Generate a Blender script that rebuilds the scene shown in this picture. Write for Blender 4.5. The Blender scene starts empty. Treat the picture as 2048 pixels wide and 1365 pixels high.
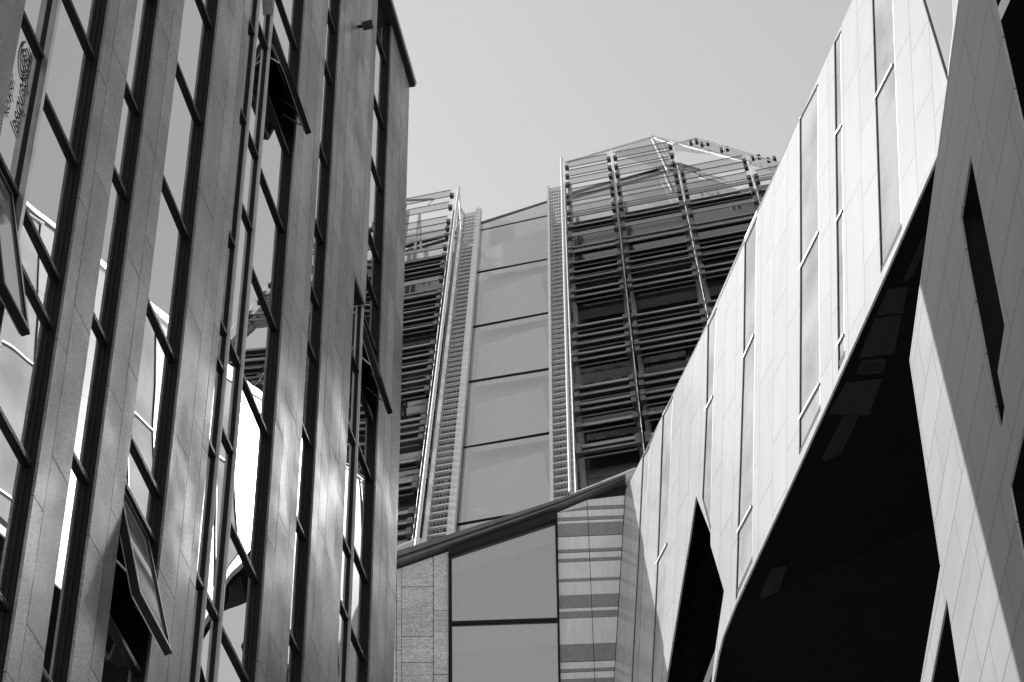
import bpy, math, random
from mathutils import Vector as V, Matrix
from mathutils.geometry import tessellate_polygon
random.seed(7)
SC = bpy.context.scene
COL = SC.collection

# ------------------------------------------------------------------ camera
FPX, CX, CY = 4680.0, 1024.0, 682.5
EYE = V((0, 0, 1.6))
_z = V((950 - CX, -(-4750 - CY), -FPX)).normalized()
_f = V((0, 0, -1)); _y = (_f - _f.dot(_z) * _z).normalized(); _x = _y.cross(_z)
ROT = Matrix((_x, _y, _z))                       # world = ROT @ camera space
cam = bpy.data.objects.new('camera', bpy.data.cameras.new('camera'))
COL.objects.link(cam)
cam.data.sensor_width = 36; cam.data.lens = FPX / 2048 * 36
cam.data.clip_start = .1; cam.data.clip_end = 3000
cam.matrix_world = Matrix.Translation(EYE) @ ROT.to_4x4()
SC.camera = cam

# ------------------------------------------------------------------ sky, sun, exposure
SUN_AZ, SUN_EL = -49.35, 43.45
w = bpy.data.worlds.new('World'); SC.world = w; w.use_nodes = True
nt = w.node_tree; nt.nodes.clear()
sky = nt.nodes.new('ShaderNodeTexSky'); sky.sky_type = 'NISHITA'; sky.sun_disc = False
sky.sun_elevation = math.radians(SUN_EL); sky.sun_rotation = math.radians(SUN_AZ)
sky.air_density = 2.0; sky.dust_density = .5; sky.ozone_density = 1.0
bw = nt.nodes.new('ShaderNodeRGBToBW'); bg = nt.nodes.new('ShaderNodeBackground')
wo = nt.nodes.new('ShaderNodeOutputWorld'); bg.inputs[1].default_value = .116
nt.links.new(sky.outputs[0], bw.inputs[0]); nt.links.new(bw.outputs[0], bg.inputs[0])
nt.links.new(bg.outputs[0], wo.inputs[0])
a, e = math.radians(SUN_AZ), math.radians(SUN_EL)
SUN = V((math.sin(a) * math.cos(e), math.cos(a) * math.cos(e), math.sin(e)))
sl = bpy.data.lights.new('sun', 'SUN'); sl.energy = 5.0; sl.angle = math.radians(.53)
so = bpy.data.objects.new('sun', sl); COL.objects.link(so)
so.rotation_mode = 'QUATERNION'; so.rotation_quaternion = SUN.to_track_quat('Z', 'Y')
SC.view_settings.view_transform = 'Standard'; SC.view_settings.look = 'None'
SC.view_settings.exposure = 0.55; SC.view_settings.gamma = 1.0
SC.cycles.max_bounces = 8; SC.cycles.glossy_bounces = 5; SC.cycles.diffuse_bounces = 4
SC.cycles.transparent_max_bounces = 16; SC.cycles.sample_clamp_indirect = 12
SC.cycles.blur_glossy = .3

# ------------------------------------------------------------------ geometry helpers
def ray(x, y): return (ROT @ V((x - CX, -(y - CY), -FPX))).normalized()
def hit(x, y, P, n):
    d = ray(x, y); return EYE + d * (n.dot(P - EYE) / n.dot(d))
def hdir(x, y, s):                               # world direction of a level line seen with slope s at x,y
    return ray(x, y).cross(ray(x + 100, y + 100 * s)).cross(V((0, 0, 1))).normalized()

class MB:
    def __init__(s): s.v = []; s.f = []; s.uv = {}
    def box(s, o, a, b, c):
        """box from corner o with edge vectors a, b, c"""
        if a.cross(b).dot(c) < 0: a, b = b, a
        i = len(s.v)
        s.v += [o, o + a, o + a + b, o + b, o + c, o + a + c, o + a + b + c, o + b + c]
        for q in ((3, 2, 1, 0), (4, 5, 6, 7), (0, 1, 5, 4), (1, 2, 6, 5), (2, 3, 7, 6), (3, 0, 4, 7)):
            s.f.append(tuple(i + k for k in q))
        return s
    def bar(s, p, q, w, n, t=None):
        """bar from p to q, width w in plane, thickness t along n (centred)"""
        t = t or w; d = (q - p); side = d.cross(n).normalized() * w; nn = n.normalized() * t
        return s.box(p - side / 2 - nn / 2, d, side, nn)
    def tube(s, p, q, r, k=12):
        d = (q - p).normalized(); u = d.orthogonal().normalized(); v = d.cross(u)
        i = len(s.v)
        for P in (p, q):
            for j in range(k):
                t = 2 * math.pi * j / k; s.v.append(P + (u * math.cos(t) + v * math.sin(t)) * r)
        for j in range(k): s.f.append((i + j, i + (j + 1) % k, i + k + (j + 1) % k, i + k + j))
        s.f.append(tuple(i + j for j in reversed(range(k)))); s.f.append(tuple(i + k + j for j in range(k)))
        return s
    def prism(s, loops, t):
        """planar outline loops[0] with holes loops[1:], extruded by vector t"""
        tri = tessellate_polygon(loops); flat = [p for l in loops for p in l]; n = len(flat); i = len(s.v)
        s.v += flat + [p + t for p in flat]
        for q in tri:
            A, B, C_ = (flat[k] for k in q)
            up = (B - A).cross(C_ - A).dot(t) > 0
            q = q if not up else tuple(reversed(q))
            s.f.append(tuple(i + k for k in q)); s.f.append(tuple(i + n + k for k in reversed(q)))
        b = 0
        for l in loops:
            m = len(l)
            for k in range(m): s.f.append((i + b + k, i + b + (k + 1) % m, i + n + b + (k + 1) % m, i + n + b + k))
            b += m
        return s
    def quad(s, *p):
        i = len(s.v); s.v += list(p); s.f.append(tuple(range(i, i + len(p)))); return s
    def build(s, name, mat, parent=None, uvf=None):
        me = bpy.data.meshes.new(name); me.from_pydata([tuple(p) for p in s.v], [], s.f)
        import bmesh
        bm = bmesh.new(); bm.from_mesh(me); bmesh.ops.recalc_face_normals(bm, faces=bm.faces)
        bm.to_mesh(me); bm.free()
        me.materials.append(mat)
        if uvf:
            L = me.uv_layers.new(name='UVMap')
            for lp in me.loops: L.data[lp.index].uv = uvf(me.vertices[lp.vertex_index].co)
        o = bpy.data.objects.new(name, me); COL.objects.link(o)
        if parent: o.parent = parent
        return o

def thing(name, label, cat, group=None):
    o = bpy.data.objects.new(name, None); COL.objects.link(o); o['label'] = label; o['category'] = cat
    if group: o['group'] = group
    return o
def tag(o, label, cat, group=None):
    o['label'] = label; o['category'] = cat
    if group: o['group'] = group
    return o

# ------------------------------------------------------------------ materials (all monochrome)
def mat(name): 
    m = bpy.data.materials.new(name); m.use_nodes = True
    return m, m.node_tree, m.node_tree.nodes['Principled BSDF']
def node(nt, t, **k):
    n = nt.nodes.new(t)
    for a_, b_ in k.items(): setattr(n, a_, b_)
    return n
def ramp(nt, fac, stops):
    r = node(nt, 'ShaderNodeValToRGB'); el = r.color_ramp.elements
    while len(el) < len(stops): el.new(.5)
    for q, (p, c) in zip(el, stops): q.position = p; q.color = (c, c, c, 1)
    nt.links.new(fac, r.inputs[0]); return r.outputs[0]
def mul(nt, A, B, op='MULTIPLY'):
    n = node(nt, 'ShaderNodeMath', operation=op)
    for i, q in enumerate((A, B)):
        if isinstance(q, (int, float)): n.inputs[i].default_value = q
        else: nt.links.new(q, n.inputs[i])
    return n.outputs[0]
def noise(nt, scale, detail=4, vec=None, rough=.55):
    n = node(nt, 'ShaderNodeTexNoise'); n.inputs['Scale'].default_value = scale
    n.inputs['Detail'].default_value = detail; n.inputs['Roughness'].default_value = rough
    if vec is None: vec = node(nt, 'ShaderNodeTexCoord').outputs['Object']
    nt.links.new(vec, n.inputs['Vector']); return n.outputs[0]

def plain(name, c, rough=.5, metal=0., vary=.15, scale=3., spec=.5):
    m, nt, b = mat(name)
    col = ramp(nt, noise(nt, scale), [(.3, c * (1 - vary)), (.7, c * (1 + vary))])
    nt.links.new(col, b.inputs['Base Color']); b.inputs['Roughness'].default_value = rough
    b.inputs['Metallic'].default_value = metal; b.inputs['Specular IOR Level'].default_value = spec
    return m
def stone(name, c, rough, speck=.35, isl=.2, cloud=.15, bump=.1, fine=38., grain=(1, 1, 1), streak=0., rvar=.1, spec=.5):
    m, nt, b = mat(name); b.inputs['Specular IOR Level'].default_value = spec
    sp = ramp(nt, noise(nt, fine, 6, rough=.8), [(.35, 1 - speck), (.65, 1 + speck * .4)])
    cl = ramp(nt, noise(nt, 1.1, 5), [(.3, 1 - cloud), (.7, 1 + cloud)])
    g = node(nt, 'ShaderNodeNewGeometry')
    rv = ramp(nt, g.outputs['Random Per Island'], [(0, 1 - isl), (1, 1 + isl)])
    mp = node(nt, 'ShaderNodeMapping'); mp.inputs['Scale'].default_value = grain
    nt.links.new(node(nt, 'ShaderNodeTexCoord').outputs['Object'], mp.inputs[0])
    st = ramp(nt, noise(nt, 2.0, 7, mp.outputs[0], .7), [(.3, 1 - streak), (.7, 1 + streak)])
    v = mul(nt, mul(nt, mul(nt, mul(nt, sp, cl), rv), c), st)
    nt.links.new(v, b.inputs['Base Color'])
    rr = ramp(nt, noise(nt, 1.2, 3), [(.35, rough * (1 - rvar)), (.65, rough * (1 + rvar))])
    nt.links.new(rr, b.inputs['Roughness'])
    bp = node(nt, 'ShaderNodeBump'); bp.inputs['Strength'].default_value = bump; bp.inputs['Distance'].default_value = .01
    nt.links.new(sp, bp.inputs['Height']); nt.links.new(bp.outputs[0], b.inputs['Normal'])
    return m
def glass(name, base, refl, rough=.0, wave=.02, wscale=.8, streak=0.):
    """window glass: dark or blinded room behind, a strong fresnel-like mirror in front"""
    m, nt, b = mat(name)
    nt.nodes.remove(b)
    d = node(nt, 'ShaderNodeBsdfDiffuse'); g = node(nt, 'ShaderNodeBsdfGlossy'); mx = node(nt, 'ShaderNodeMixShader')
    cl = ramp(nt, noise(nt, .7, 3), [(.35, base * .8), (.65, base * 1.2)])
    nt.links.new(cl, d.inputs[0]); g.inputs['Color'].default_value = (1, 1, 1, 1); g.inputs['Roughness'].default_value = rough
    fr = node(nt, 'ShaderNodeLayerWeight'); fr.inputs[0].default_value = .35
    fac = mul(nt, mul(nt, fr.outputs['Facing'], .35), refl - .15, 'ADD')
    n = node(nt, 'ShaderNodeMath', operation='MINIMUM'); n.inputs[1].default_value = .95; nt.links.new(fac, n.inputs[0])
    nt.links.new(n.outputs[0], mx.inputs[0])
    nt.links.new(d.outputs[0], mx.inputs[1]); nt.links.new(g.outputs[0], mx.inputs[2])
    nt.links.new(mx.outputs[0], nt.nodes['Material Output'].inputs[0])
    if wave:
        bp = node(nt, 'ShaderNodeBump'); bp.inputs['Strength'].default_value = 1.; bp.inputs['Distance'].default_value = wave
        nt.links.new(noise(nt, wscale, 1), bp.inputs['Height']); nt.links.new(bp.outputs[0], g.inputs['Normal'])
    return m
def clear(name, tint, fac, rough=.05):
    m, nt, b = mat(name); nt.nodes.remove(b)
    t = node(nt, 'ShaderNodeBsdfTransparent'); t.inputs[0].default_value = (tint, tint, tint, 1)
    g = node(nt, 'ShaderNodeBsdfGlossy'); g.inputs['Roughness'].default_value = rough
    mx = node(nt, 'ShaderNodeMixShader'); mx.inputs[0].default_value = fac
    nt.links.new(t.outputs[0], mx.inputs[1]); nt.links.new(g.outputs[0], mx.inputs[2])
    nt.links.new(mx.outputs[0], nt.nodes['Material Output'].inputs[0]); return m
def panelled(name, c, bw_, bh, rough, joint=.45, jw=.006, vary=.04, spec=.5, off=.37, streak=.05):
    """sheet panels laid out in the wall's own plane (UV in metres), columns of staggered plates"""
    m, nt, b = mat(name)
    uv = node(nt, 'ShaderNodeUVMap'); sep = node(nt, 'ShaderNodeSeparateXYZ'); nt.links.new(uv.outputs[0], sep.inputs[0])
    cmb = node(nt, 'ShaderNodeCombineXYZ'); nt.links.new(sep.outputs[1], cmb.inputs[0]); nt.links.new(sep.outputs[0], cmb.inputs[1])
    br = node(nt, 'ShaderNodeTexBrick'); nt.links.new(cmb.outputs[0], br.inputs['Vector'])
    br.offset = off; br.offset_frequency = 2; br.squash = .55; br.squash_frequency = 3
    br.inputs['Scale'].default_value = 1; br.inputs['Mortar Size'].default_value = jw; br.inputs['Mortar Smooth'].default_value = 0
    br.inputs['Brick Width'].default_value = bh; br.inputs['Row Height'].default_value = bw_
    for k, q in (('Color1', 1 - vary), ('Color2', 1 + vary), ('Mortar', joint)): br.inputs[k].default_value = (q, q, q, 1)
    mp = node(nt, 'ShaderNodeMapping'); mp.inputs['Scale'].default_value = (1.2, .25, 1); nt.links.new(uv.outputs[0], mp.inputs[0])
    st = ramp(nt, noise(nt, 2.2, 5, mp.outputs[0]), [(.3, 1 - streak), (.7, 1 + streak)])
    nt.links.new(mul(nt, mul(nt, br.outputs[0], st), c), b.inputs['Base Color'])
    b.inputs['Roughness'].default_value = rough; b.inputs['Specular IOR Level'].default_value = spec
    bp = node(nt, 'ShaderNodeBump'); bp.inputs['Strength'].default_value = .3; bp.inputs['Distance'].default_value = .003
    nt.links.new(noise(nt, 1.4, 2, uv.outputs[0]), bp.inputs['Height']); nt.links.new(bp.outputs[0], b.inputs['Normal'])
    return m
def mesh_screen(name, c, hole, sc):
    m, nt, b = mat(name)
    uv = node(nt, 'ShaderNodeUVMap'); br = node(nt, 'ShaderNodeTexBrick'); nt.links.new(uv.outputs[0], br.inputs[0])
    br.offset = 0; br.inputs['Scale'].default_value = sc; br.inputs['Mortar Size'].default_value = .14
    br.inputs['Brick Width'].default_value = .5; br.inputs['Row Height'].default_value = .5
    for k, q in (('Color1', c), ('Color2', c), ('Mortar', hole)): br.inputs[k].default_value = (q, q, q, 1)
    nt.links.new(br.outputs[0], b.inputs['Base Color']); return m

M = dict(
    granite=stone('granite', .24, .4, speck=.7, isl=.3, cloud=.3, bump=.03, grain=(2.5, 2.5, .5), streak=.09, rvar=.2),
    core=stone('granite_reveal', .022, .6, isl=0, spec=.12),  # granite taken near black: shade of the window jambs put into the colour
    frame=plain('dark_window_frame', .012, .45, 0, spec=.18),
    alu=plain('aluminium', .5, .3, .8),
    lglass=glass('office_glass', .03, .72, 0, .0014, .6),
    sglass=glass('sash_glass', .16, .36, .05, .0004),
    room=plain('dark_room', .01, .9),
    blind=plain('blind_fabric', .5, .8),
    sign=plain('sign_vinyl', .06, .6),
    mglass=clear('hall_glass', .9, .66, .01),
    gglass=clear('roof_glass', .9, .56, .015),
    screenblind=plain('roller_blind', .65, .8, vary=.05),
    greyblind=plain('grey_blind', .45, .8, vary=.05),
    darkglass=glass('dark_glass', .028, .16, .08, .01, .5),
    paleglass=glass('pale_glass', .1, .72, .1, .02, .5),
    clearglass=clear('clear_glass', .88, .16),
    frit=clear('fritted_glass', .62, .38, .25),
    travertine=stone('travertine', .76, .6, speck=.55, isl=.1, cloud=.15, fine=22., grain=(1, 1, 9), streak=.22),
    bandlight=stone('pale_stone_band', .82, .35, speck=.1, isl=.06, cloud=.06, grain=(5, 5, .5), streak=.1),
    banddark=stone('dark_stone_band', .33, .4, speck=.5, isl=.1, cloud=.1, grain=(5, 5, .6), streak=.1),
    joint=plain('black_joint', .01, .8),
    eave=plain('dark_eave_metal', .16, .4, .2),
    steel=plain('galvanised_steel', .55, .4, .2, vary=.1),
    brightsteel=plain('polished_steel', .75, .22, .9, vary=.05),
    louvre=plain('louvre_metal', .19, .3, .3, vary=.15),
    clamp=plain('louvre_clamp', .05, .4, .4),
    nosing=plain('tread_nosing', .8, .5, .1, vary=.1),
    tread=plain('grating_steel', .3, .5, .2, vary=.12),
    post=plain('painted_post', .42, .45, 0),
    deep=plain('deep_interior', .012, .8),
    blindmesh=mesh_screen('woven_blind', .85, .3, 7.),
    rframe=plain('white_window_frame', .3, .4, vary=.03),
    white=panelled('white_panels', .46, .82, 2.9, .12, joint=.5, jw=.01, vary=.035, spec=.08),
    rglass=glass('white_wall_glass', .37, .0, .04, .004, .5),
    wing=panelled('grey_glossy_panels', .33, .78, 3.1, .4, joint=.18, jw=.009, vary=.04, streak=.08, spec=.12),
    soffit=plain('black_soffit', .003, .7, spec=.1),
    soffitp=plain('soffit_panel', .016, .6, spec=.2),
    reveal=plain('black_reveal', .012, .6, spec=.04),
    asphalt=plain('paving', .35, .9, vary=.15, scale=.8),
)

# ------------------------------------------------------------------ the planes of the place
S = 7.5 / 9
HL = ray(2146, 4710); HL.z = 0; HL.normalize()
NL = HL.cross(V((0, 0, 1)))                      # faces the street
if NL.x < 0: NL = -NL
UP = V((0, 0, 1))
def L(u, z, out=0.): return -NL * 7.5 + HL * (u * S) + NL * out + UP * (1.6 + (z - 1.6) * S)
HM = -hdir(1010, 1246, -.036)
NM = HM.cross(UP); NM = NM if NM.y < 0 else -NM   # faces the camera
_r = ray(1000, 1200); PM = EYE + _r * (45 / _r.y)
def Mp(x, y, out=0.): return hit(x, y, PM + NM * out, NM)
A_ = Mp(1251, 980); B_ = Mp(1228, 1365)
HR = hdir(1480, 490, -2.22)
NR = (A_ - B_).cross(HR).normalized(); NR = NR if NR.x < 0 else -NR
def Rp(x, y, out=0.): return hit(x, y, A_ + NR * out, NR)
HR = HR if HR.y > 0 else -HR
UR = (Rp(1744, 0) - Rp(1761, 500)).normalized()
# the far edge of the left block throws its shadow line across the grey wing
LC = L(38, 0); MS = UP.cross(SUN).normalized()
Q_ = hit(1845, 590, LC, MS); S1_ = hit(2040, 1365, LC, MS)
P9 = EYE + ray(1918, 0) * ((Rp(1918, 0) - EYE).length * .82)
NF = (S1_ - Q_).cross(P9 - Q_).normalized(); NF = NF if NF.dot(ray(1918, 500)) < 0 else -NF
def Fp(x, y, out=0.): return hit(x, y, Q_ + NF * out, NF)
UG = ray(1070, -740)
HG = V((math.sin(math.radians(104.6)), math.cos(math.radians(104.6)), 0))
NG = HG.cross(UG).normalized(); NG = NG if NG.y < 0 else -NG
_r = ray(1000, 1080); PG = EYE + _r * (48 / _r.y)
def Gp(x, y, out=0.): return hit(x, y, PG + NG * out, NG)

# ------------------------------------------------------------------ ground
g = MB(); g.quad(V((-900, -900, 0)), V((900, -900, 0)), V((900, 900, 0)), V((-900, 900, 0)))
o = g.build('ground', M['asphalt']); o['kind'] = 'structure'

# ------------------------------------------------------------------ left building
LB = thing('stone_office_building', 'tall granite office block with narrow full-height windows, filling the left side', 'building')
ZR = 43.42
PH = 2.36
def pier(u0, u1, joints, phase, zlo=3.0, zhi=ZR, zcut=None):
    b = MB(); d = 2.2
    b.box(L(u0, zlo, -.03), HL * (u1 - u0) * S, UP * (zhi - zlo) * S, -NL * .55)
    core = b.build('pier_core', M['core'], LB)
    c = MB(); xs = [u0] + joints + [u1]
    gp = .012
    for k in range(len(xs) - 1):
        ph = phase + (k * .83 if k % 2 else k * .35)
        z = zlo - 2 * PH + (ph % PH)
        while z < zhi:
            za, zb = max(z, zlo), min(z + PH, zhi)
            if zb - za > .05:
                a0 = L(xs[k], za, -.03) + HL * (gp / 2 if k else 0)
                wd = (xs[k + 1] - xs[k]) * S - (gp / 2 if k else 0) - (gp / 2 if k < len(xs) - 2 else 0)
                c.box(a0, HL * wd, UP * ((zb - za) * S - gp), NL * (.03 + random.uniform(-.001, .001)))
            z += PH
    c.build('stone_cladding', M['granite'], LB)

def pane_box(b, u0, z0, u1, z1, out, tilt=.0011):
    p = [L(u0, z0, out + random.uniform(-1, 1) * tilt), L(u1, z0, out + random.uniform(-1, 1) * tilt),
         L(u1, z1, out + random.uniform(-1, 1) * tilt)]
    p.append(p[0] + p[2] - p[1])
    b.quad(*p)
TR = [4.6, 7., 9.3, 11.7, 14.05]
def column_window(u0, u1, mull, cells, zlo=3.0, zhi=ZR, skip=(), post=None):
    """cells: for every strip between mullions the list of transom heights"""
    W = MB(); gl = -.12
    k_ = .022 / S
    W.prism([[L(u0, zlo, gl + .02), L(u1, zlo, gl + .02), L(u1, zhi, gl + .02), L(u0, zhi, gl + .02)],
             [L(u0 + k_, zlo + k_, gl + .02), L(u1 - k_, zlo + k_, gl + .02), L(u1 - k_, zhi - k_, gl + .02), L(u0 + k_, zhi - k_, gl + .02)]], -NL * .06)
    win = W.build('window', M['frame'], LB)
    MB().box(L(u1, zlo, -.065) - HL * .012, HL * .0115, UP * (zhi - zlo) * S, NL * .02).build('frame_bead', M['frame'], win)
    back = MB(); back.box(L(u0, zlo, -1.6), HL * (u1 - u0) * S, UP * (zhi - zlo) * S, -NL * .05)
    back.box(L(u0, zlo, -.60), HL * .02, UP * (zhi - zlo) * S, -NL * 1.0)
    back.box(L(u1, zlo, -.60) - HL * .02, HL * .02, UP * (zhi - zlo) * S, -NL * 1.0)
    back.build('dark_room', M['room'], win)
    xs = [u0] + mull + [u1]
    for m_ in mull:
        hw = .035 if post else .02
        b = MB(); b.box(L(m_, zlo, gl - .02) - HL * hw, HL * hw * 2, UP * (zhi - zlo) * S, NL * (.13 if post else .1))
        b.build('mullion', M['alu' if post else 'post'], win)
        b = MB(); b.box(L(m_, zlo, gl - .02) - HL * .038, HL * .016, UP * (zhi - zlo) * S, NL * .06)
        b.build('mullion_seal', M['frame'], win)
    for k in range(len(xs) - 1):
        zs = [zlo] + [z for z in sorted(cells[k]) if zlo < z < zhi] + [zhi]
        a0, a1 = xs[k] + (.03 if k == 0 else .03), xs[k + 1] - (.028 if k == len(xs) - 2 else .05)
        for z in zs[1:-1]:
            t = MB(); t2 = MB()
            t.box(L(a0, z, gl) - UP * .035, HL * (a1 - a0) * S, UP * .055, NL * .055)
            t2.box(L(a0, z, gl) + UP * .021, HL * (a1 - a0) * S, UP * .012, NL * .05)
            t2.build('transom_sill', M['alu'], t.build('transom', M['frame'], LB))  # pale strip paints in the lit top edge of the dark bar
        for z0, z1 in zip(zs[:-1], zs[1:]):
            if any(s_[0] == k and z0 - .1 < s_[1] < z1 + .1 for s_ in skip): continue
            b = MB(); pane_box(b, a0, z0, a1, z1, gl + .01); b.build('pane', M['lglass'], win)
    return win
def sash(win, u0, u1, zt, zb, out, label=None):
    """top-hung sash pushed out at the bottom"""
    T0, T1, B0, B1 = L(u0, zt, -.12), L(u1, zt, -.12), L(u0, zb, out), L(u1, zb, out)
    n = (T1 - T0).cross(B0 - T0).normalized(); n = n if n.dot(NL) > 0 else -n
    dn = (B0 - T0).normalized(); h = HL
    def inset(k): return [T0 + h * k + dn * k, T1 - h * k + dn * k, B1 - h * k - dn * k, B0 + h * k - dn * k]
    b = MB(); b.prism([[T0, T1, B1, B0], inset(.06)], -n * .085)
    f = b.build('open_sash', M['frame'], win)
    b = MB(); ins = inset(.028); b.prism([ins, inset(.06)], n * .004)
    for k in range(4):
        b.bar(ins[k] - n * .09, ins[(k + 1) % 4] - n * .09, .045, n, .016)
    b.build('sash_trim', M['alu'], win)
    b = MB(); b.prism([inset(.055)], -n * .024); 
    for i, p in enumerate(b.v): b.v[i] = p - n * .02
    b.build('sash_pane', M['sglass'], win)
    b = MB()
    for q, uu in ((B0, u0), (B1, u1)):
        for t in (.45, .8):
            b = MB(); m_ = (T0 if q is B0 else T1) .lerp(q, t) - n * .1
            b.tube(m_, L(uu, zt - (zt - zb) * (t * .72), -.2), .012, 8)
            b.build('stay_arm', M['steel'], win)

half = lambda z0: [z0 + i * PH for i in range(-6, 18)]
pier(8.0, 11.5, [9.2, 10.4], .4)
column_window(11.5, 14.8, [12.6], [half(21.2), half(23.2)])
pier(14.8, 17.6, [15.6, 16.6], .9)
w1 = column_window(17.6, 20.03, [18.55], [[2 + 2.36 * i for i in range(6)] + [18.7, 21.04, 23.45, 25.8, 28.2],
      TR + [16.15, 18.14, 20.24, 21.02, 23.01, 25.05, 27.4, 29.8]], skip=[(0, 19.9)], post=1)
pier(20.03, 20.97, [20.36], .55)
column_window(20.97, 21.8, [], [TR + [16.1, 19.2, 21.47, 24.11, 25.78, 28.2, 30.5, 33, 35.5, 38]])
pier(21.8, 22.77, [22.37], 1.25)
w3 = column_window(22.77, 24.33, [], [TR + [16.0, 18.02, 20.1, 20.87, 23.29, 25.71, 28.15, 30.4, 32.8, 35, 37.4, 40]], skip=[(0, 19.0)])
pier(24.33, 25.85, [25.06, 25.56], .15)
w4 = column_window(25.85, 29.05, [26.5, 27.3], [TR + [16.5, 18.6, 20.81, 23.2, 24.87, 25.61, 27.49, 30.35, 32.6, 35, 37.4],
      TR + [16.2, 18.4, 20.82, 23.89, 25.64, 28.61, 30.32, 33.1, 35.5, 37.9], TR + [16.2, 18.5, 20.78, 22.68, 25.58, 27.9, 30.22, 32.13, 33.95, 35.0, 37.5, 40]],
      skip=[(2, 33.2)])
pier(29.05, 30.63, [29.53, 30.26], 1.7)
column_window(30.63, 31.59, [], [TR + [16.3, 18.6, 20.8, 23.0, 25.3, 27.33, 29.31, 30.62, 32.29, 34.34, 36.72, 38.28, 40.6]])
pier(31.59, 33.7, [31.96, 32.48, 33.16], .8)
pier(33.7, 34.63, [34.2], 1.9, zlo=33.35)
w6 = column_window(33.7, 36.05, [34.7], [TR + [16.4, 18.6, 21.0, 23.3, 25.71, 27.12, 29.78, 31.6],
      TR + [16.3, 18.6, 21.0, 23.3, 25.69, 27.46, 29.92, 31.4, 33.3]], zhi=33.35, skip=[(1, 32.2)])
column_window(34.63, 36.05, [], [[34.55, 35.84, 37.98, 39.95, 42.1]], zlo=33.35)
pier(36.05, 38.0, [36.59, 37.2], 1.1)
sash(w1, 17.62, 18.48, 21.02, 18.75, .30)
sash(w3, 22.8, 24.2, 20.1, 18.2, .29)
sash(w4, 27.38, 28.95, 33.95, 32.55, .27)
sash(w6, 34.75, 35.95, 33.3, 31.5, .27)
# inset sloping stone fillet above the wide window's open sash
b = MB(); b.prism([[L(26.95, 43.3, -.03), L(26.95, 34.6, -.03), L(27.25, 34.0, -.03), L(27.25, 43.3, -.03)]], -NL * .12)
b.build('infill_pier', M['granite'], LB)
# body, end wall, cornice
b = MB(); b.box(L(8, 3, -2.2), HL * 30 * S, UP * (ZR - 3) * S, -NL * 16); b.build('body', M['core'], LB)
b = MB(); b.box(L(38.0, 3, -.03) - HL * .25, HL * .25, UP * (ZR - 3) * S, -NL * 16)
b.box(L(8, 3, -.04), HL * .25, UP * (ZR - 3) * S, -NL * 16); b.build('end_wall', M['granite'], LB)
b = MB(); b.box(L(8, .2, -.2), HL * 30 * S, UP * 2.6 * S, -NL * 16); b.build('base_storey', M['core'], LB)
b = MB(); b.box(L(7.8, ZR, .11), HL * 30.28 * S, UP * .09, -NL * 18.5); b.build('cornice', M['frame'], LB)
b = MB(); b.box(L(7.8, ZR, .13) + UP * .092, HL * 30.32 * S, UP * .07, -NL * .3); b.build('cornice_trim', M['steel'], LB)

# lettering on the pane behind the open sash
def letters(txt, org, right, up, n, size, parent):
    cu = bpy.data.curves.new('lettering', 'FONT'); cu.body = txt; cu.size = size; cu.extrude = .001; cu.shear = .2
    tmp = bpy.data.objects.new('tmp', cu); COL.objects.link(tmp)
    dg = bpy.context.evaluated_depsgraph_get(); me = bpy.data.meshes.new_from_object(tmp.evaluated_get(dg))
    bpy.data.objects.remove(tmp)
    mt = Matrix((right, up, n)).transposed().to_4x4(); mt.translation = org
    me.transform(mt); me.materials.clear(); me.materials.append(M['sign'])
    o = bpy.data.objects.new('lettering', me); COL.objects.link(o); o.parent = parent
    return o
letters('lasquapfnu', L(18.3, 21.75, -.1), UP, -HL, NL, .29, w1)
letters('k\u00f6rper', L(17.95, 21.75, -.1), UP, -HL, NL, .2, w1)
b = MB()
for r0, a0, a1 in ((.07, .3, 5.4), (.15, 1.2, 6.2), (.25, 2.1, 7.3)):
    pr = None
    for i in range(15):
        t = a0 + (a1 - a0) * i / 14; p = L(18.12, 22.95, -.1) + (HL * math.cos(t) * .55 + UP * math.sin(t)) * r0
        if pr is not None: b.bar(pr, p, .022, NL, .004)
        pr = p
b.build('swirl_emblem', M['sign'], w1)

# floodlight on the facade
FL = thing('spotlight', 'small black cylindrical spotlight high on the granite facade', 'spotlight')
c0 = L(33.0, 40.0, 0)
b = MB(); b.tube(c0 + NL * .10, c0 + NL * .28 - HL * .02, .085, 20); b.build('housing', M['clamp'], FL)
b = MB(); b.tube(c0 + NL * .0, c0 + NL * .11, .03, 12); b.build('bracket', M['frame'], FL)
b = MB(); b.tube(c0 + NL * .281 - HL * .02, c0 + NL * .286 - HL * .02, .07, 20); b.build('lens', M['darkglass'], FL)

# ------------------------------------------------------------------ low middle building
MBD = thing('stone_and_glass_hall', 'low hall of travertine, plate glass and striped stone under a sloping dark eave', 'building')
yeb = lambda x: 1143 + (x - 794) * (1031 - 1143) / (1113 - 794) if x < 1113 else 1031 + (x - 1113) * (972 - 1031) / (1251 - 1113)
def mpoly(pts, out=0.): return [Mp(x, y, out) for x, y in pts]
YB = 2600
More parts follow.
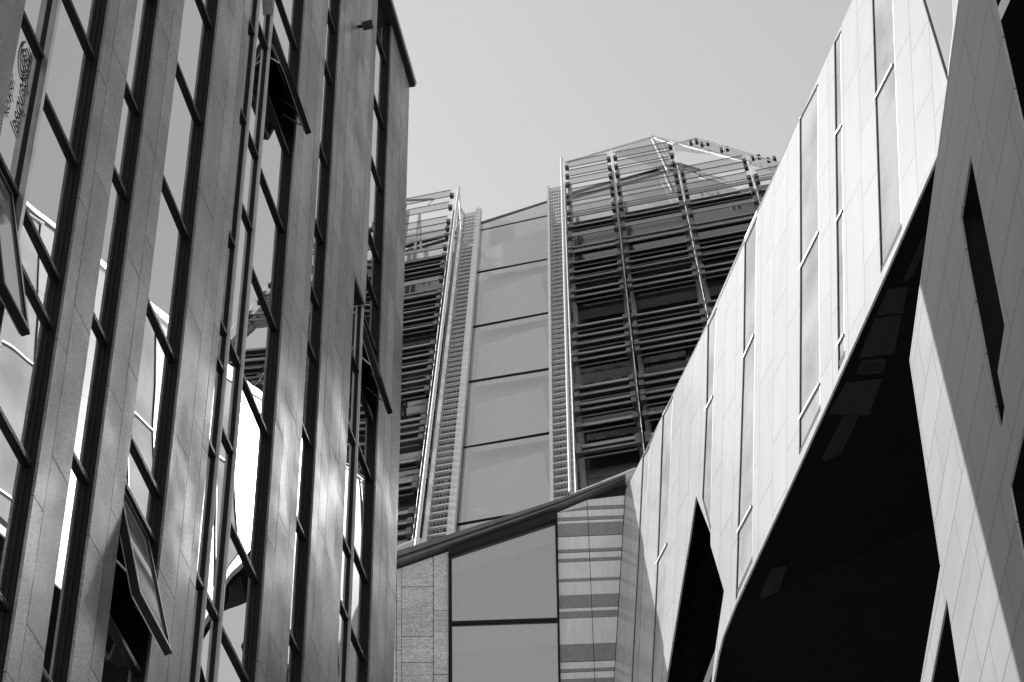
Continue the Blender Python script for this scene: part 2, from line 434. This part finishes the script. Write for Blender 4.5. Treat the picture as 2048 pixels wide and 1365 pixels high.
# core
b = MB(); b.prism([mpoly([(560, yeb(560)), (1113, 1031), (1253, 974), (1253 - 23 * (YB - 974) / 385, YB), (560, YB)], -.03)], -NM * 2.2)
b.build('core_wall', M['joint'], MBD)
def mpanel(bm, x0, y0, x1, y1, x2, y2, x3, y3, out=0.0, th=.03):
    bm.prism([mpoly([(x0, y0), (x1, y1), (x2, y2), (x3, y3)], -.03)], NM * (th + out))
b = MB(); J = .7
for x0, x1, ys in ((700, 792, [1180, 1300, 1440]), (793.4, 803, [1204, 1302, 1420]), (804, 866, [1175.5, 1275, 1327, 1460]), (867.5, 897, [1223.5, 1351, 1500])):
    top = [yeb(x0) - 2, yeb(x1) - 2]; prev = None
    yy = [None] + ys + [1700, 2600]
    for i in range(len(yy) - 1):
        ya = top if yy[i] is None else [yy[i] + J, yy[i] + J - .3]
        yb = [yy[i + 1] - J, yy[i + 1] - J - .3]
        b.prism([mpoly([(x0, ya[0]), (x1, ya[1]), (x1, yb[1]), (x0, yb[0])], -.03)], NM * .03)
b.build('travertine_wall', M['travertine'], MBD)
# striped wall
rows = [(64, 130, 'l'), (130, 155, 'd'), (157, 203, 'l'), (205, 228, 'd'), (230, 247, 'l'), (249, 339, 'd'), (343, 431, 'l'), (432, 454, 'd'), (457, 496, 'l'),
        (498, 521, 'd'), (523, 639, 'l'), (640, 662, 'd'), (663, 756, 'l'), (757, 848, 'd'), (850, 872, 'l'), (873, 920, 'd'), (922, 1105, 'l'),
        (1106, 1227, 'd'), (1232, 1279, 'l'), (1280, 1302, 'd'), (1305, 1351, 'l'), (1354, 1440, 'd'), (1443, 1540, 'l'), (1543, 1570, 'd'), (1573, 1700, 'l'), (1703, 1900, 'd'), (1903, 2300, 'l'), (2303, 2700, 'd'), (2703, 5700, 'l')]
def xj(y): return 1175 + (y - 1020) * 15 / 345
def xr(y): return 1250.5 - 23 * (y - 980) / 385
def xl(y): return 1115 + (y - 1040) * 6.5 / 325
for kind, nm, mt in (('l', 'pale_stripe', 'bandlight'), ('d', 'dark_stripe', 'banddark')):
    for r0, r1, k in rows:
        if k != kind: continue
        y0, y1 = 980 + r0 / 3.546, 980 + r1 / 3.546
        b = MB()
        for xa, xb in ((xl, lambda y: xj(y) - .6), (lambda y: xj(y) + .6, xr)):
            pts = []
            for yy in (y0, y1):
                for xx in ((xa, xb) if yy == y0 else (xb, xa)):
                    X = xx(yy); pts.append((X, yy - .04 * (X - 1115)))
            pts = [(X, max(Y, yeb(X) - 3)) for X, Y in pts]
            if pts[3][1] - pts[0][1] < .4 and pts[2][1] - pts[1][1] < .4: continue
            b.prism([mpoly(pts, -.03)], NM * (.03 if kind == 'l' else .036))
        if b.v: b.build(nm, M[mt], MBD)
# glazing
G0 = MB(); fr = [(897.5, 1108), (1114.5, 1037), (1119, 1365), (1119 + 12, 2300), (905, 2300), (901, 1365)]
G0.prism([mpoly([(897.5, yeb(897.5)), (1113.3, 1031), (1121, 1365), (1133, 2300), (905, 2300), (899.5, 1365)], -.028),
          mpoly([(903.5, 1112), (1110, 1043.5), (1114.6, 1240.5), (904.2, 1247.5)], -.028),
          mpoly([(904.3, 1252), (1114.8, 1245), (1119, 1500), (1122, 1600), (905.4, 1608), (905, 1500)], -.028)], NM * .1)
gz = G0.build('window', M['frame'], MBD)
b = MB(); b.quad(*mpoly([(902, 1110), (1111, 1041), (1116, 1242), (903, 1249)], .0)); b.build('pane', M['mglass'], gz)
b = MB(); b.prism([mpoly([(902, 1148), (1112, 1083), (1118, 1243), (902, 1249)], -.012)], -NM * .008); b.build('blind', M['greyblind'], gz)  # grey sheet with a sloping top behind the pane, paler sheet beyond
b = MB(); b.prism([mpoly([(902, 1110), (1112, 1041), (1124, 1603), (902, 1610)], -.024)], -NM * .003); b.build('blind', M['screenblind'], gz)
b = MB(); b.prism([mpoly([(902, 1303), (1118, 1291), (1124, 1600), (902, 1605)], -.012)], -NM * .008); b.build('blind', M['greyblind'], gz)
b = MB(); b.quad(*mpoly([(903, 1250), (1116, 1243), (1123, 1602), (904, 1609)], .0)); b.build('pane', M['mglass'], gz)
# deep dark lintel over the glazing and the sloping eave
b = MB(); b.prism([mpoly([(897.5, yeb(897.5) - 2), (1113, 1031 - 3), (1113, 1044), (897.5, 1115)], .0)], NM * .12); b.build('lintel', M['joint'], MBD)
for nm, mt, dy0, dy1, o0, o1 in (('fascia', 'eave', -20, -9, -.2, .2), ('fascia_groove', 'joint', -9.2, -6, -.2, .1), ('eave', 'eave', -6, .5, -.2, .16)):
    b = MB(); k = .62
    pts = [(560, yeb(560)), (1113, yeb(1113)), (1251.5, 974)]
    sc_ = lambda x: 1 - .45 * (x - 794) / 319 if x < 1114 else .55 - .25 * (x - 1113) / 138
    top = [(x, y + dy0 * sc_(x)) for x, y in pts]; bot = [(x, y + dy1 * sc_(x)) for x, y in reversed(pts)]
    b.prism([mpoly(top + bot, o0)], NM * (o1 - o0)); b.build(nm, M[mt], MBD)
b = MB(); a0, a1 = Mp(560, yeb(560) - 18, -.25), Mp(1251, 960, -.25)
b.prism([[a0, a1, a1 - NM * 2.0, a0 - NM * 2.0]], -UP * .2); b.build('roof', M['eave'], MBD)

# ------------------------------------------------------------------ sloping glass tower
TW = thing('sloping_glass_tower', 'tall glass tower with a backward leaning face of stacked panes', 'building')
def gpoly(pts, out=0.): return [Gp(x, y, out) for x, y in pts]
xgl = lambda y: 960 + (y - 448) * (907 - 960) / (1085 - 448)
xgr = lambda y: 1098 + (y - 403) * (1108 - 1098) / (1015 - 403)
edges = [(462, 431.5), (546, 518), (655, 625), (765, 737), (897, 865), (1050.5, 1016), (1128, 1092)]
prev = (447.5, 404)
for yl, yr in edges:
    b = MB(); t = 1.2
    q = gpoly([(xgl(prev[0]), prev[0] + t), (xgr(prev[1]), prev[1] + t), (xgr(yr), yr - t), (xgl(yl), yl - t)], 0)
    for i in range(3): q[i] = q[i] + NG * random.uniform(-.012, .012)
    q[3] = q[0] + (q[2] - q[1]) * ((q[3] - q[0]).length / (q[2] - q[1]).length)
    b.quad(*q); gp_ = b.build('glass_panel', M['gglass'], TW)
    if yl > 470:
        c_ = [p - NG * .22 for p in q]; h_ = (c_[3] - c_[0]); k0, k1 = random.uniform(.24, .32), random.uniform(.1, .16)
        b = MB(); b.prism([[c_[0] + h_ * k0 + HG * .25, c_[1] + h_ * k1 - HG * random.uniform(.05, .5), c_[2] + UG * .05 - HG * .05, c_[3] + HG * .25 + UG * .05]], -NG * .02)
        b.build('blind', M['screenblind'], gp_)  # pale sheet behind the lower part of the pane, top edge sloping
    b = MB(); p, q = Gp(xgl(yl), yl), Gp(xgr(yr), yr); b.bar(p, q, .045, NG, .06); b.build('glazing_bar', M['frame'], TW)
    prev = (yl, yr)
b = MB(); p, q = Gp(958, 448), Gp(1100, 402.5); b.bar(p, q, .07, NG, .1); b.build('ridge_cap', M['eave'], TW)
b = MB(); b.prism([gpoly([(xgl(445) - 1, 445), (xgl(445) + 2.5, 445), (xgl(1130) + 7, 1130), (xgl(1130) - 8, 1130)], -.02)], NG * .12); b.build('side_trim', M['clamp'], TW)
# dark facade behind the louvres (one sheet each side), with pale top storey
def ghl(x0, y0, x): # y of a level line of the tower through (x0,y0) at column x
    P = Gp(x0, y0); Q = P + HG; c = ROT.transposed() @ (Q - EYE); X = CX + FPX * c.x / -c.z; Y = CY - FPX * c.y / -c.z
    return y0 + (x - x0) * (Y - y0) / (X - x0)
bk = -.9
top = [(1122, 394), (1220, 366), (1352, 329), (1393, 342), (1560, 390), (2150, 560)]
low = [(1122, ghl(1135, 452, 1122)), (2150, ghl(1135, 452, 2150) + 90)]
b = MB(); b.prism([gpoly([(1122, 394), (1220, 366), (1352, 329), (1393, 342), (1480, ghl(1135, 448, 1480)), (1122, ghl(1135, 448, 1122))], bk)], -NG * .1)
b.build('upper_glazing', M['paleglass'], TW)
yd = lambda x: ghl(1135, 446, x)
b = MB(); b.prism([gpoly([(1104, yd(1104)), (1620, yd(1620)), (1760, 520), (2150, 760), (2150, 800), (1300, 985), (1100, 1055)], bk - .12)], -NG * 1.2)
b.build('dark_facade', M['darkglass'], TW)
b = MB(); b.prism([gpoly([(700, ghl(900, 500, 700)), (908, ghl(900, 500, 908)), (964, 490), (908, 1120), (600, 1215)], bk - .12)], -NG * 1.2)
b.build('dark_facade', M['darkglass'], TW)
b = MB(); b.prism([gpoly([(700, 530), (720, 478), (905, ghl(912, 455, 905)), (955, 446), (960, 470), (905, ghl(905, 505, 905)), (700, ghl(905, 505, 700))], bk)], -NG * .1)
b.build('upper_glazing', M['paleglass'], TW)
b = MB(); b.prism([gpoly([(955, 452), (1104, 406), (1112, 1055), (895, 1130)], -.5)], -NG * 1.0); b.build('core', M['greyblind'], TW)
for p, q, w_ in (((1141, 388), (1222, 364.5), .16), ((1236, 362), (1355, 328.5), .16), ((1355, 328.5), (1398, 341), .12)):
    b = MB(); b.bar(Gp(*p, bk + .1), Gp(*q, bk + .1), w_, NG, .1); b.build('parapet_cap', M['frame'], TW)
b = MB(); b.bar(Gp(800, 497, bk + .1), Gp(925, 462, bk + .1), .16, NG, .1); b.build('parapet_cap', M['frame'], TW)
# woven blinds between louvres, room light put into their colour, and pale floor edges
def gquad(x0, x1, y0, y1, xref, out):
    return gpoly([(x0, ghl(xref, y0, x0)), (x1, ghl(xref, y0, x1)), (x1, ghl(xref, y1, x1)), (x0, ghl(xref, y1, x0))], out)
def guv(co): d = co - Gp(1135, 900); return (d.dot(HG), d.dot(UG))
for x0, x1, y0, y1, xr_ in ((1166, 1246, 612, 632, 1135), (1277, 1400, 609, 632, 1135), (1160, 1262, 740, 750, 1135), (1160, 1263, 755, 772, 1135), (1288, 1370, 744, 752, 1135), (1290, 1375, 764, 776, 1135),
                            (1158, 1272, 843, 856, 1135), (1292, 1350, 846, 853, 1135), (1174, 1276, 877, 886, 1135), (1180, 1278, 894, 903, 1135),
                            (798, 888, 684, 690, 809), (815, 885, 800, 813, 809), (813, 885, 817, 830, 809), (796, 880, 908, 920, 809), (796, 870, 937, 950, 809), (860, 905, 905, 930, 860), (795, 868, 955, 961, 809),
                            (795, 815, 1083, 1097, 809), (828, 850, 1082, 1100, 809), (1170, 1240, 995, 1004, 1135), (895, 915, 570, 590, 905), (890, 912, 600, 640, 900)):
    b = MB(); b.prism([gquad(x0, x1, y0, y1, xr_, bk - .02)], -NG * .06); b.build('blind', M['blindmesh'], TW, guv)
for x0, x1, y0, y1, xr_ in ((1138, 1480, 619, 628, 1135), (1150, 1290, 949, 966, 1135), (1150, 1290, 968, 981, 1135), (795, 880, 680, 688, 809), (795, 872, 1003, 1014, 809)):
    b = MB(); b.prism([gquad(x0, x1, y0, y1, xr_, -.3)], -NG * .3); b.build('floor_edge', M['louvre'], TW)
b = MB(); b.box(Gp(1060, 1200) - HG * 14 - NG * 4.5 - UP * 6, HG * 42, -NG * 12, UP * 5); b.build('base', M['deep'], TW)

# ladders up the face
def ladder(label, lo, hi, ro, ri, n, wl, wr, off=.16, group='access ladders on the tower face'):
    T = thing('access_ladder', label, 'ladder', group)
    (a0, a1), (b0, b1) = (Gp(*lo[0], off), Gp(*lo[1], off)), (Gp(*hi[0], off), Gp(*hi[1], off))
    for p, q, w_ in ((a0, a1, wl), (b0, b1, wr)):
        b = MB(); b.bar(p, q, w_, NG, .22); b.build('side_rail', M['steel'], T)
    for i in range(n):
        t = (i + .5) / n; t = t
        p, q = a0.lerp(a1, t * .985), b0.lerp(b1, t * .985)
        # level the rung
        q = p + HG * ((q - p).dot(HG))
        p2, q2 = p + HG * (wl * .5), q - HG * (wr * .5)
        b = MB(); b.bar(p2, q2, .125, NG, .05); rg = b.build('rung', M['nosing'], T); b = MB()
        dp = (UP * .2 + NG * .16) * .62
        for k in (1, 2, 3): b.bar(p2 + dp * k * .34 - NG * .03, q2 + dp * k * .34 - NG * .03, .014, NG, .02)
        m_ = int((q2 - p2).length / .085)
        for k in range(m_ + 1):
            c = p2.lerp(q2, k / m_); b.bar(c - NG * .03, c + dp * 1.05 - NG * .03, .022, HG.cross(dp), .02)
        b.build('grating', M['tread'], rg)
    return T
ladder('galvanised ladder with grating treads on the left edge of the sloping glass', ((848, 1112), (926.5, 428)), ((900, 1098), (958, 421)), 0, 0, 68, .12, .2)
ladder('galvanised ladder with grating treads on the right edge of the sloping glass', ((1105.5, 1022), (1097.5, 377)), ((1153, 1006), (1128.5, 372)), 0, 0, 66, .09, .06)

# glass louvre screens
def gab(P): d = P - PG; 
def g2(x, y, off): return Gp(x, y, off)
def screen(label, posts, rows_, xref, off, n_posts_visible=99, tubes=(), ends=None):
    T = thing('louvre_screen', label, 'louvre screen', 'louvre screens on the tower')
    lines = [(Gp(*p0, off), Gp(*p1, off)) for p0, p1 in posts]
    for p, q in lines:
        for s_ in (-.12, .12): MB().bar(p + HG * s_ - NG * .55, p.lerp(q, .965) + HG * s_ - NG * .55, .15, NG, .1).build('post', M['eave'], T)
        b = MB(); b.tube(p + NG * .04, q + NG * .04, .009, 8); b.build('tie_rod', M['steel'], T)
    for (y, kind) in rows_:
        P0 = Gp(xref, y, off)
        pts = []
        for p, q in lines:
            d = (q - p).normalized()
            # intersect the level line through P0 with the post line inside the plane
            m = HG.cross(NG); t = (P0 - p).dot(m) / d.dot(m)
            pts.append((p + d * t, t / (q - p).length))
        for i in range(len(pts) - 1):
            (p, t0), (q, t1) = pts[i], pts[i + 1]
            if t0 > 1.0 + (.02 if kind == 'g' else 0) and t1 > 1.0: continue
            if kind == 'g' and t1 > 1.02: 
                continue
            a0, a1 = p + HG * .17, q - HG * .17
            b = MB()
            if kind == 'g':
                dv = (UG * .62 + NG * .10); b.box(a0, a1 - a0, dv, NG.cross(HG).cross(HG).normalized() * .02)
                o = b.build('glass_louvre', M['clearglass'], T)
                for e_ in (a0 - UG * .012, a0 + dv): MB().box(e_, a1 - a0, UG * .014, NG * .03).build('louvre_edge', M['louvre'], o)
            elif kind == 'f':
                dv = (UG * .75 - NG * .05); b.box(a0, a1 - a0, dv, NG * .02); o = b.build('glass_louvre', M['frit'], T)
                b = MB(); b.box(a0 - UG * .02, a1 - a0, UG * .03, NG * .04); b.build('louvre_edge', M['louvre'], o)
            else:
                dv = UG * .5 - NG * .10; b.box(a0, a1 - a0, dv, NG * .03)
                o = b.build('louvre', M['louvre'], T)
                MB().box(a0 - UG * .22 - NG * .1, a1 - a0, UG * .05, NG * .03).build('louvre_rail', M['louvre'], o)
                b = MB(); dv2 = UG * .50 - NG * .42; b.box(a0 + dv * 1.05 - NG * .05, a1 - a0, dv2, NG * .02); b.build('louvre_fin', M['clamp'], o)
            for c, s_ in ((p, 1), (q, -1)):
                MB().box(c + HG * s_ * .06 - NG * .1 - UG * .1, HG * s_ * .15, UG * .42, NG * .16).build('clamp', M['clamp'], o)
    for p, q, r, m_, of in tubes:
        b = MB(); b.tube(Gp(*p, of), Gp(*q, of), r, 14); b.build('support_tube', M[m_], T)
    return T
rr = [(336, 'g'), (354, 'g'), (371, 'g'), (393, 'g'), (406, 'g'), (428, 'g'), (438, 'f'), (457, 'b'), (477, 'f'), (499, 'b'), (509, 'f'), (530, 'b'), (549, 'b'), (563, 'b'), (588, 'b'), (600, 'b'),
      (659, 'b'), (680, 'b'), (695, 'b'), (715, 'b'), (728, 'b'), (783, 'b'), (798, 'b'), (817, 'b'), (829, 'b'), (860, 'b'), (903, 'b'), (912, 'b')]
screen('wide screen of dark glass louvres right of the pane stack', [((1127, 328), (1152, 985)), ((1222, 303), (1283, 850)), ((1346, 288), (1411, 610)), ((1498, 318), (1527, 420)), ((1650, 400), (1690, 520)), ((1830, 430), (1880, 560)), ((2010, 480), (2080, 620))][:0] or
       [((1154, 1040), (1127, 328)), ((1304, 1040), (1222, 300)), ((1497, 1040), (1346, 288)), ((1703, 1040), (1493, 312)), ((1920, 1040), (1640, 330)), ((2140, 1040), (1790, 360))],
       rr, 1135, .35, tubes=[
    ((1123, 316), (1141, 985), .05, 'brightsteel', .75), ((1128, 327), (1304, 275), .05, 'steel', .3), ((1304, 275), (1500, 326), .09, 'alu', -.6), ((1304, 275), (1338, 345), .07, 'post', -.5), ((1322, 282), (1352, 335), .05, 'post', -.5),
    ((1304, 276), (1346, 289), .03, 'steel', .3), ((1346, 289), (1392, 277), .025, 'steel', .3), ((1392, 277), (1560, 327), .03, 'frame', .3), ((1395, 345), (1560, 390), .04, 'post', -.8),
    ((1145, 1003), (1275, 950), .2, 'steel', .1), ((1165, 1012), (1275, 967), .05, 'frame', .1)])
rl = [(411, 'g'), (434, 'g'), (462, 'g'), (475, 'g'), (489, 'g'), (512, 'f'), (528, 'b'), (543, 'b'), (552, 'b'), (574, 'f'), (592, 'b'), (600, 'f'), (612, 'b'), (628, 'b'), (647, 'b'), (662, 'b'), (700, 'b'), (720, 'b'), (737, 'b'),
      (750, 'b'), (770, 'b'), (790, 'b'), (846, 'b'), (857, 'b'), (871, 'b'), (885, 'b'), (928, 'b'), (968, 'b'), (980, 'b'), (1030, 'b'), (1050, 'b'), (1070, 'b')]
screen('narrow screen of dark glass louvres between the granite block and left ladder', [((520, 1120), (690, 380)), ((700, 1120), (806, 385)), ((821, 1120), (911, 380))], rl, 809, .35, tubes=[
    ((832, 1097), (918, 376), .055, 'brightsteel', .75), ((918, 385), (923, 460), .035, 'steel', .5), ((905, 470), (921, 440), .02, 'steel', .6), ((780, 403), (868, 399), .05, 'frame', .0), ((868, 399), (857, 410), .03, 'steel', .0),
    ((830, 500), (838, 430), .05, 'steel', -.3), ((842, 500), (840, 430), .04, 'post', -.3), ((790, 1112), (843, 1089), .2, 'steel', .3)])

T_ = bpy.data.objects['louvre_screen']
for pts in ([(1304, 275), (1346, 289), (1392, 277), (1497, 309), (1493, 316), (1352, 302), (1338, 345), (1222, 305)], [(1497, 309), (1560, 327), (1640, 350), (1650, 372), (1500, 330)]):
    b = MB(); b.prism([gpoly(pts, .0)], -NG * .02); b.build('roof_pane', M['clearglass'], T_)
for x, y in ((1388, 288), (1410, 291), (1449, 302), (1543, 322), (1512, 318)):
    P = Gp(x, y, .1); b = MB()
    for k in (-.12, .12): cl = MB().box(P + HG * k - HG * .06 - UG * .3, HG * .12, UG * .42, NG * .14).build('clamp', M['clamp'], T_)
    b = MB(); b.tube(P, P + UG * .4, .03, 8); b.build('pin', M['brightsteel'], cl)

# ------------------------------------------------------------------ white building on the right
RB = thing('white_panelled_building', 'leaning bright white panelled facade with slit windows overhanging a black void', 'building')
wins = dict(
    a=([(1735, -260), (1744, 0), (1761, 548), (1804, 459), (1786, 0), (1776, -340)], [((1752, 198), (1787, 130))]),
    b=([(1668, 86), (1676, 745), (1690, 714), (1682, 60)], [((1671, 273), (1684, 252)), ((1674, 445), (1686, 422)), ((1676, 693), (1689, 670))]),
    c=([(1599, 238), (1600, 541), (1598, 912), (1641, 822), (1638, 465), (1636, 166)], [((1600, 541), (1638, 465)), ((1599, 842), (1640, 768))]),
    d=([(1489, 476), (1486, 718), (1475, 1064), (1471, 1203), (1505, 1128), (1509, 817), (1514, 421)], [((1486, 722), (1509, 670)), ((1476, 1067), (1505, 1013))]),
    e=([(1415, 645), (1412, 818), (1404, 998), (1421.5, 1063), (1427, 793), (1434, 607)], [((1412, 822), (1427, 793))]),
    f=([(1325, 830), (1314, 1127), (1303, 1345), (1301, 1420), (1322, 1420), (1325, 1345), (1336, 1087), (1346, 790)], [((1313, 1130), (1335, 1088))]),
    g=([(1285, 914), (1276, 1099), (1263, 1345), (1260, 1420), (1274, 1420), (1279, 1300), (1290, 1060), (1300, 891)], []),
    h=([(1830, -260), (1845, 0), (1895, 166), (1908, 52), (1903, -120), (1900, -300)], []))
def rp(pts, out=0.): return [Rp(x, y, out) for x, y in pts]
outline = [(1251.3, 979), (1255, 974), (1430, 621), (1600, 237), (1705, 0), (1830, -280), (1900, -440), (2280, -700), (2200, -300), (2010, 5),
           (1880, 300), (1765, 562), (1595, 940), (1470, 1212), (1446, 1273), (1437, 1307), (1426.5, 1365), (1408, 1475), (1423 - 18, 1475)]
dark = [(1392, 992), (1401, 1016), (1421, 1067), (1421, 1091), (1448, 1182), (1432, 1290), (1423, 1365), (1405, 1475)]
left = [(1312, 1475), (1332, 1365), (1362, 1180), (1379, 1080)]
full = [(1251.3, 979), (1255, 974), (1430, 621), (1600, 237), (1705, 0), (1830, -280), (1880, -390), (1983, -300), (1983, 66),
        (1880, 300), (1765, 562), (1595, 940), (1470, 1212), (1446, 1273), (1437, 1307), (1426.5, 1365), (1409, 1475)] + list(reversed(dark)) [0:0]
full += [(1405, 1475)] + list(reversed(dark[:-1])) + [(1379, 1080), (1362, 1180), (1332, 1365), (1240, 1900), (1196, 1900), (1228, 1365)]
def ruv(co):
    d = co - A_; c = NR.cross(HR).normalized(); v = d.dot(c) / UR.dot(c); return ((d - UR * v).dot(HR), v + 100)
b = MB(); b.prism([rp(full)] + [rp(k[0]) for k in wins.values()], -NR * .035)
b.build('panel_wall', M['white'], RB, ruv)
for k, (pts, tr) in wins.items():
    q = rp(pts, -.03); fb = MB(); n = len(q)
    c = sum(q, V()) / n
    for i in range(n):
        p0, p1 = q[i], q[(i + 1) % n]
        side = (p1 - p0).cross(NR).normalized()
        if (c - p0).dot(side) < 0: side = -side
        fb.box(p0 - NR * .03, p1 - p0, side * .016, NR * .035)
    wf = fb.build('window', M['rframe'] if k != 'h' else M['frame'], RB)
    b = MB(); b.prism([q], -NR * .02); b.build('pane', M['rglass'] if k != 'h' else M['sglass'], wf)
    dj = MB(); p0, p1 = (q[0], q[1]) ; 
    for p0, p1 in zip(rp(pts[:-1]), rp(pts[1:])):
        if abs((p1 - p0).normalized().dot(UR)) > .95 and (p1 - p0).dot(UR) < 0:
            dj.box(p0 - NR * .03 + HR * -.02, p1 - p0, HR * .018, NR * .012)
    if dj.v: dj.build('shadow_joint', M['joint'], wf)
    for (p, q2) in tr:
        b = MB(); b.bar(Rp(*p, -.03), Rp(*q2, -.03), .05, NR, .07); b.build('transom', M['rframe'], wf)
# edge trim under the overhang, soffit, roof, body
lo_ = rp([(2010, 5), (1880, 300), (1765, 562), (1595, 940), (1470, 1212), (1437, 1307), (1409, 1475)])
b = MB()

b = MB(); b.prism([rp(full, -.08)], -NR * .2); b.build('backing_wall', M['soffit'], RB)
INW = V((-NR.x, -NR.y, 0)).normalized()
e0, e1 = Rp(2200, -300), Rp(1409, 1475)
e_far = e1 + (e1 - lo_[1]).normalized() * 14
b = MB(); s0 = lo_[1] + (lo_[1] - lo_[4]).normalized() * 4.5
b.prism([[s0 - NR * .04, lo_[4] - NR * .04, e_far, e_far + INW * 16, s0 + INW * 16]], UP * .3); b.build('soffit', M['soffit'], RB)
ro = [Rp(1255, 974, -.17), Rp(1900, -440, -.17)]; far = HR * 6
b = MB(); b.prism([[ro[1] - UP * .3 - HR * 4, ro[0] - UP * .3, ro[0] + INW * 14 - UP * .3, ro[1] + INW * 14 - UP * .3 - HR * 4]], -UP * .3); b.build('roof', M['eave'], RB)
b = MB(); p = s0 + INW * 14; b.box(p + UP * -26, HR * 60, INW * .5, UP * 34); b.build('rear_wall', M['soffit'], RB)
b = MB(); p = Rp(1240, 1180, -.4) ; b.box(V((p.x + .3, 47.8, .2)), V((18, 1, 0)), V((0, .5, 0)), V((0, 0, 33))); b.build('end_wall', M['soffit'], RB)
# dark slot: recessed leaf with joints
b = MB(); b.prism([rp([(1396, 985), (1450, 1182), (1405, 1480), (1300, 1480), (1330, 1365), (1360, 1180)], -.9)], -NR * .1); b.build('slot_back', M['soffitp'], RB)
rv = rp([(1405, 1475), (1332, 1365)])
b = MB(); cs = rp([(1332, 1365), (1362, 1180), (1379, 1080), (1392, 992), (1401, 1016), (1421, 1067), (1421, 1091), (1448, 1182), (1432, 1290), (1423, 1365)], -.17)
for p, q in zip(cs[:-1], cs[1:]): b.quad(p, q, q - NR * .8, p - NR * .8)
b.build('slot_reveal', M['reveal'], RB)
b = MB(); b.bar(Rp(1360, 1181, -.88), Rp(1448, 1178, -.88), .03, NR, .02); b.bar(Rp(1335, 1318, -.88), Rp(1432, 1314, -.88), .03, NR, .02); b.build('slot_joint', M['joint'], RB)
# things under the overhang
NS = (s0 - lo_[4]).cross(INW).normalized(); NS = NS if NS.z < 0 else -NS
def Sp(x, y, out=.0): return hit(x, y, lo_[4] + NS * out, NS)
for pts in ([(1760, 578), (1800, 573), (1790, 626), (1735, 632)], [(1733, 636), (1788, 630), (1772, 708), (1702, 716)], [(1675, 765), (1748, 757), (1722, 830), (1640, 828)]):
    b = MB(); b.prism([[Sp(x + 16, y, .012) for x, y in pts]], NS * .01); b.build('soffit_panel', M['soffitp'], RB)
GR = []
def grille(label, pts, n, vert=True):
    T = thing('ceiling_grille', label, 'grille', 'metal grilles under the white overhang')
    q = [Sp(x + 24, y, .02) for x, y in pts]; b = MB()
    for i in range(4): b.bar(q[i], q[(i + 1) % 4], .05, NS, .06)
    b.build('frame', M['soffitp'], T)
    for i in range(1, n):
        b = MB(); b.bar(q[0].lerp(q[1], i / n), q[3].lerp(q[2], i / n), .03, NS, .03)
        b.build('slat', M['soffitp'], T)
grille('slatted metal grille high in the black void below the leaning edge', [(1822, 476), (1832, 472), (1800, 545), (1786, 560)], 5)
grille('small slatted grille in the middle of the black void', [(1700, 722), (1745, 719), (1738, 742), (1692, 745)], 9)
grille('long slatted grille below the two joined soffit panels', [(1665, 832), (1690, 830), (1655, 905), (1622, 918)], 10)
grille('low slatted grille beside the bottom end of the white facade', [(1522, 1136), (1546, 1134), (1530, 1180), (1498, 1194)], 9)
grille('lowest faint grille at the bottom of the black void', [(1640, 1312), (1695, 1298), (1690, 1318), (1636, 1324)], 12)

# ------------------------------------------------------------------ folded grey wing at the far right
WB = thing('angular_panelled_wing', 'folded grey panelled wing at the right edge with a sunlit lower strip', 'building')
def fp(pts, out=0.): return [Fp(x, y, out) for x, y in pts]
fo = [(1943, -180), (1918, 0), (1820, 722), (1881, 1130), (1854, 1288), (1841, 1365), (1828, 1450), (1847, 1450), (1862, 1365), (1893.5, 1198),
      (1919, 1365), (1935, 1480), (2330, 1480), (2200, 1400), (2048, 1126), (2019, 974), (2048, 850), (2190, 330), (2048, 267), (1987, 0), (1945, -180)]
fo = [(1943, -180), (1918, 0), (1820, 722), (1881, 1130), (1854, 1288), (1841, 1365), (1828, 1450), (1847, 1450), (1862, 1365), (1893.5, 1198),
      (1919, 1365), (1935, 1480), (2150, 1480), (2048, 1126), (2019, 974), (2048, 850), (2130, 620), (2048, 267), (1987, 0), (1946, -180)]
slot = [(1941, 311), (1921, 437), (1936, 530), (1949, 598), (1980, 759), (2002, 866), (2009, 815), (1995, 745), (2009, 652)]
hA = (Fp(2000, 292) - Fp(1970, 160)).normalized(); hB = (Fp(1950, 260) - Fp(1920, 440)).normalized()
def fuv(co):
    d = co - Fp(1900, 700); c = NF.cross(hA).normalized(); v = d.dot(c) / hB.dot(c); return ((d - hB * v).dot(hA) + 50, v + 100)
b = MB(); b.prism([fp(fo), fp(slot)], -NF * .03); b.build('panel_wall', M['wing'], WB, fuv)
sq = fp(slot, -.03); b = MB()
for i in range(len(sq)):
    p, q = sq[i], sq[(i + 1) % len(sq)]; b.quad(p, q, q - NF * .5, p - NF * .5)
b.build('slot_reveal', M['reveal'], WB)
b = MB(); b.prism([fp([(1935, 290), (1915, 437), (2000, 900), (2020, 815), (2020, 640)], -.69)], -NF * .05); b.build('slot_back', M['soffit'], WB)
b = MB(); ed = fp([(1943, -180), (1918, 0), (1820, 722), (1881, 1130)], .0)
for p, q in zip(ed[:-1], ed[1:]): b.bar(p - NF * .05, q - NF * .05, .025, NF, .11)
b.build('edge_trim', M['steel'], WB)
